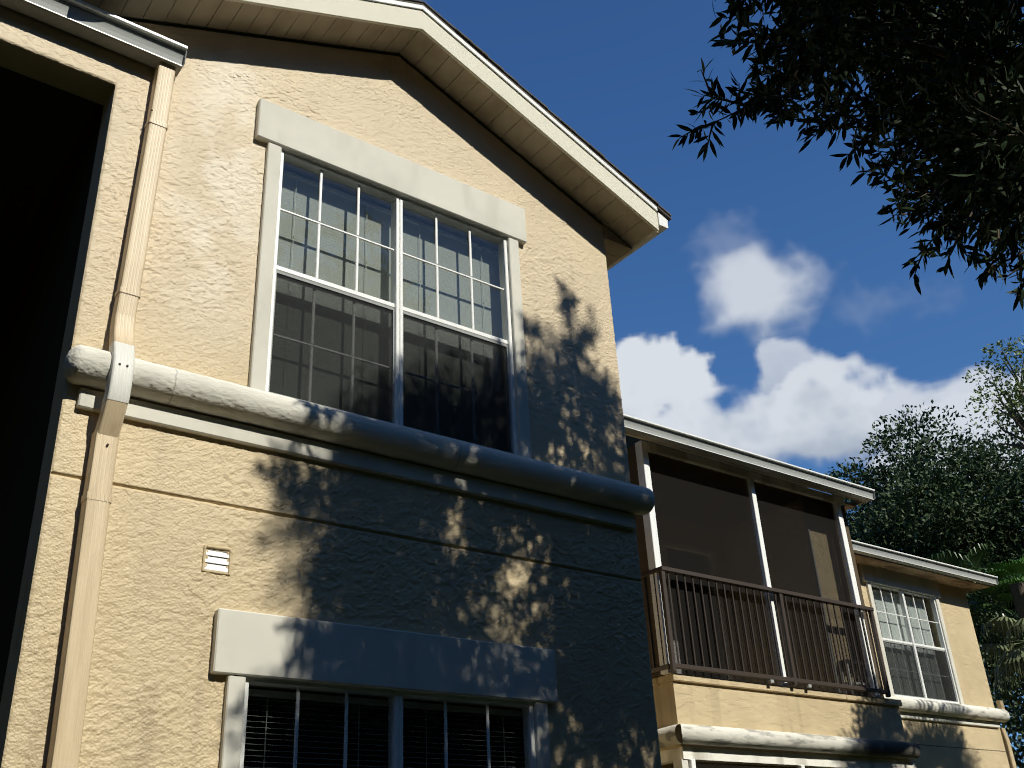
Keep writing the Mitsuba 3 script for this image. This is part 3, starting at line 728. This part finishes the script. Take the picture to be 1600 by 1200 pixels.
for b in BLOBS:
    c, r = np.array(b[:3]), b[3]
    nt = max(5, int(350 * r ** 2.3))
    dirs = unit(R.normal(size=(nt, 3)) + np.array([0, 0, -.12]))
    for dv in dirs:
        ln = r * (.75 + .3 * R.random())
        s = c + dv * r * .12
        e = c + dv * ln
        if R.random() < .35:
            twigs.append(tube([s, (s + e) / 2 + R.normal(size=3) * .02, e], [.004, .003, .0015], 3))
        k = 22
        t = np.linspace(.1, 1, k)[:, None]
        base = s + (e - s) * t + R.normal(size=(k, 3)) * .012
        dd = unit(dv * .8 + R.normal(size=(k, 3)) * .65 + np.array([0, 0, -.25]))
        LB.append(base), LD.append(dd), LL.append(.062 + .042 * R.random(k)), LW.append(.018 + .010 * R.random(k))
LB, LD, LL, LW = map(np.concatenate, (LB, LD, LL, LW))
print('near leaves', len(LB))
put('crown', leaves(LB, LD, LL, LW, R), 'leaf_near', NT, kind='stuff')
# sprigs at the edge of the crown: each leaf its own piece
made = 0
ex = [[], [], [], []]
shoots = []
for pts in SPRIGS:                        # side shoots
    P = [np.array(p) for p in pts]
    for j in range(len(P) - 1):
        for s in (1, -1):
            if R.random() < .8:
                ax = P[j + 1] - P[j]
                q = P[j] + ax * R.uniform(.1, .6)
                out = unit(np.cross(ax, R.normal(size=3)))
                e = q + unit(unit(ax) * .9 + out * .8 * s) * R.uniform(.10, .17)
                shoots.append([q, (q + e) / 2 + [0, 0, .006], e])
for pts in SPRIGS + shoots:
    P = [np.array(p) for p in pts]
    twigs.append(tube(P, np.linspace(.006, .0018, len(P)), 5))
    seg = np.cumsum([0] + [np.linalg.norm(P[i + 1] - P[i]) for i in range(len(P) - 1)])
    m = max(9, int(seg[-1] / .0165))
    for i in range(m):
        s = seg[-1] * (i + .5) / m
        j = min(np.searchsorted(seg, s) - 1, len(P) - 2)
        j = max(j, 0)
        p = P[j] + (P[j + 1] - P[j]) * (s - seg[j]) / (seg[j + 1] - seg[j])
        ax = unit(P[j + 1] - P[j])
        out = unit(np.cross(ax, R.normal(size=3)))
        sp = .55 if i < m - 3 else .2
        dd = unit(ax * (1 - sp) + out * .75 + np.array([0, 0, -.12]))
        L, w = .062 + .034 * R.random(), .016 + .007 * R.random()
        if made < 300:
            lm = leaves(p[None], dd[None], np.array([L]), np.array([w]), R)
            put('leaf', lm, 'leaf_near', NT)
            made += 1
        else:
            for q, v in zip(ex, (p, dd, L, w)):
                q.append(v)
if ex[0]:
    put('sprig_leaves', leaves(*map(np.array, ex), R), 'leaf_near', NT, kind='stuff')
put('twig', cat(twigs), 'bark', NT, kind='stuff')


# --- background trees
def broad_tree(name, label, base, crown, n_sub, sub_r, leaf, per, bsdf, seed, group=None, trunk_r=.22):
    R = np.random.default_rng(seed)
    thing(name, label, 'tree', group)
    c, rad = np.array(crown[0], float), np.array(crown[1], float)
    base = np.array(base, float)
    put('trunk', tube([base, base + (c - base) * .35 + [.1, .05, 0], base + (c - base) * .7, c], [trunk_r * 1.25, trunk_r, trunk_r * .8, trunk_r * .4], 9), 'bark', name, smooth=True)
    subs, limbs = [], []
    while len(subs) < n_sub:
        u = unit(R.normal(size=3)) * R.random() ** .4
        p = c + u * rad
        if all(np.linalg.norm(p - q) > sub_r * .55 for q, _ in subs):
            subs.append((p, sub_r * (.6 + .7 * R.random())))
    B_, D_ = [], []
    for p, r in subs:
        a = c - [0, 0, rad[2] * .5] + (p - c) * .25
        limbs.append(tube([a, (a + p) / 2 + R.normal(size=3) * .12, p], [.035, .02, .006], 5))
        k = int(per * r * r / sub_r ** 2)
        u = unit(R.normal(size=(k, 3)))
        rr = r * (.55 + .5 * R.random((k, 1)))
        q = p + u * rr * np.array([1.15, 1.15, .8])
        keep = meshkit.fbm(q * 1.9, 3, seed) > .42
        B_.append(q[keep]), D_.append(unit(u + R.normal(size=u.shape) * .8)[keep])
    B_, D_ = np.concatenate(B_), np.concatenate(D_)
    put('limbs', cat(limbs), 'bark', name, smooth=True, kind='stuff')
    k = len(B_)
    put('crown', leaves(B_, D_, leaf * (.7 + .6 * R.random(k)), leaf * .5 * (.7 + .6 * R.random(k)), R, flat=True), bsdf, name, kind='stuff')


BT = 'trees behind the building'
broad_tree('oak_tree', 'dark green oak whose left edge meets the sky above the balcony roof', (22.2, 8.2, 0), ((21.95, 8.05, 8.5), (2.1, 2.3, 2.8)), 70, .85, .12, 900, 'leaf_oak', 1, BT)
broad_tree('oak_tree_001', 'dark green oak standing behind the right gutter, right of the first oak', (23.0, 7.2, 0), ((23.2, 7.0, 7.9), (2.3, 2.3, 3.3)), 90, .85, .12, 900, 'leaf_oak', 2, BT)
broad_tree('oak_tree_002', 'dense dark tree at the right edge beyond the wing corner', (23.5, 4.9, 0), ((23.6, 4.9, 6.4), (2.2, 2.2, 4.2)), 90, .85, .13, 850, 'leaf_oak', 3, BT)
broad_tree('oak_tree_003', 'small dark treetop poking over the balcony roof', (24.2, 12.6, 0), ((24.1, 12.4, 10.9), (.5, .5, 1.9)), 14, .30, .10, 110, 'leaf_oak', 4, BT, .1)
broad_tree('light_tree', 'pale green lacy treetop against the clouds at the right edge', (18.9, 3.6, 0), ((18.3, 3.3, 9.5), (.85, .85, 1.3)), 40, .34, .085, 130, 'leaf_light', 6, BT, .1)
broad_tree('understorey_tree', 'shadowy low tree behind the palms beyond the wing', (21.5, 4.6, 0), ((21.3, 4.6, 3.6), (1.9, 1.9, 2.6)), 60, .8, .13, 700, 'leaf_oak', 7, BT, .1)


def fan_palm(name, label, base, top, fronds, size, bsdf, seed, up=.2, droop=.55, group='palms beside the wing'):
    R = np.random.default_rng(seed)
    thing(name, label, 'palm tree', group)
    base, top = np.array(base, float), np.array(top, float)
    put('trunk', tube([base, (base + top) / 2 + [.08, 0, 0], top], [.17, .14, .13], 10), 'bark', name, smooth=True)
    for k in range(fronds):
        az = 2.399963 * k + R.random() * .3
        elv = up + (1.25 * (1 - k / fronds) - .55) + R.normal() * .1
        d = np.array([math.cos(az) * math.cos(elv), math.sin(az) * math.cos(elv), math.sin(elv)])
        side = unit(np.cross(d, [0, 0, 1.0]))
        upv = unit(np.cross(side, d))
        pl = size * (.45 + .25 * R.random())
        hub = top + d * pl + np.array([0, 0, -.10 * pl])
        V, F = [], []
        st = tube([top, top + d * pl * .5, hub], [.018, .014, .010], 4)
        nl = 24
        for i in range(nl):
            a = (i / (nl - 1) - .5) * 3.9
            dl = unit(d * math.cos(a) + side * math.sin(a) + upv * .12 * abs(math.sin(a)))
            ln = size * (.62 - .12 * abs(a) / 1.95) * (.9 + .2 * R.random())
            wv = unit(np.cross(dl, upv)) * size * .022
            p1 = hub + dl * ln * .5 - np.array([0, 0, droop * .12 * ln])
            p2 = hub + dl * ln * .85 - np.array([0, 0, droop * .5 * ln])
            p3 = hub + dl * ln * .95 - np.array([0, 0, droop * 1.0 * ln])
            n0 = len(V)
            V += [hub, p1 - wv, p1 + wv, p2 - wv * .7, p2 + wv * .7, p3]
            F += [[n0, n0 + 1, n0 + 2], [n0 + 1, n0 + 3, n0 + 4], [n0 + 1, n0 + 4, n0 + 2], [n0 + 3, n0 + 5, n0 + 4]]
        put('frond', cat(st, trimesh.Trimesh(V, F, process=False)), bsdf, name)


fan_palm('fan_palm', 'grey-green fan palm rising behind the right gutter', (17.6, 5.2, 0), (17.5, 5.2, 6.35), 16, 1.1, 'leaf_palm', 1)
fan_palm('fan_palm_001', 'bright green young fan palm beside the right gutter end', (17.4, 3.9, 0), (17.3, 3.9, 6.15), 18, .62, 'leaf_palm_bright', 2, up=.35, droop=.3)
fan_palm('fan_palm_002', 'pale drooping fan palm at the right edge beyond the wing', (17.7, 3.9, 0), (17.55, 3.85, 5.2), 16, 1.0, 'leaf_palm_pale', 3, up=0, droop=.9)
fan_palm('fan_palm_003', 'fan palm in front of the wing whose fronds shade its lower wall', (15.15, -2.0, 0), (14.95, -1.95, 7.55), 18, 1.3, 'leaf_palm', 4, up=.3, droop=.35)
fan_palm('fan_palm_004', 'fan palm in front of the balcony that shades the apron corner', (11.6, -2.0, 0), (11.5, -2.0, 6.3), 16, 1.2, 'leaf_palm', 5, up=.3, droop=.35)

# --- the row of tall trees across the lawn, behind the viewer: it shades the ground and closes the view the panes reflect
row = [(-28 + k * 4.5, -15.5, True) for k in range(16)] + [(-13, -11, False), (-14, -6.5, False), (-14.5, -2, False), (25, -11, False), (25.5, -6.5, False), (26.5, -2.5, False)]
for k, (x, y, south) in enumerate(row):
    R_ = np.random.default_rng(60 + k)
    x, y = x + R_.normal() * .5, y + R_.normal() * .5
    top = (13.4 if south else 11.5) + R_.random() * 1.5
    label = 'broad dark tree in the row across the lawn, facing the building' if south else 'broad dark tree standing beside the building, closing the end of the lawn'
    broad_tree('broad_tree' + (f'_{k:03d}' if k else ''), label, (x, y, 0), ((x, y, top * .5), (2.9, 1.7 if south else 2.6, top * .46)), 64, 1.5, .48, 380, 'leaf_oak', 80 + k,
               'trees across the lawn' if south else 'trees closing the ends of the lawn')
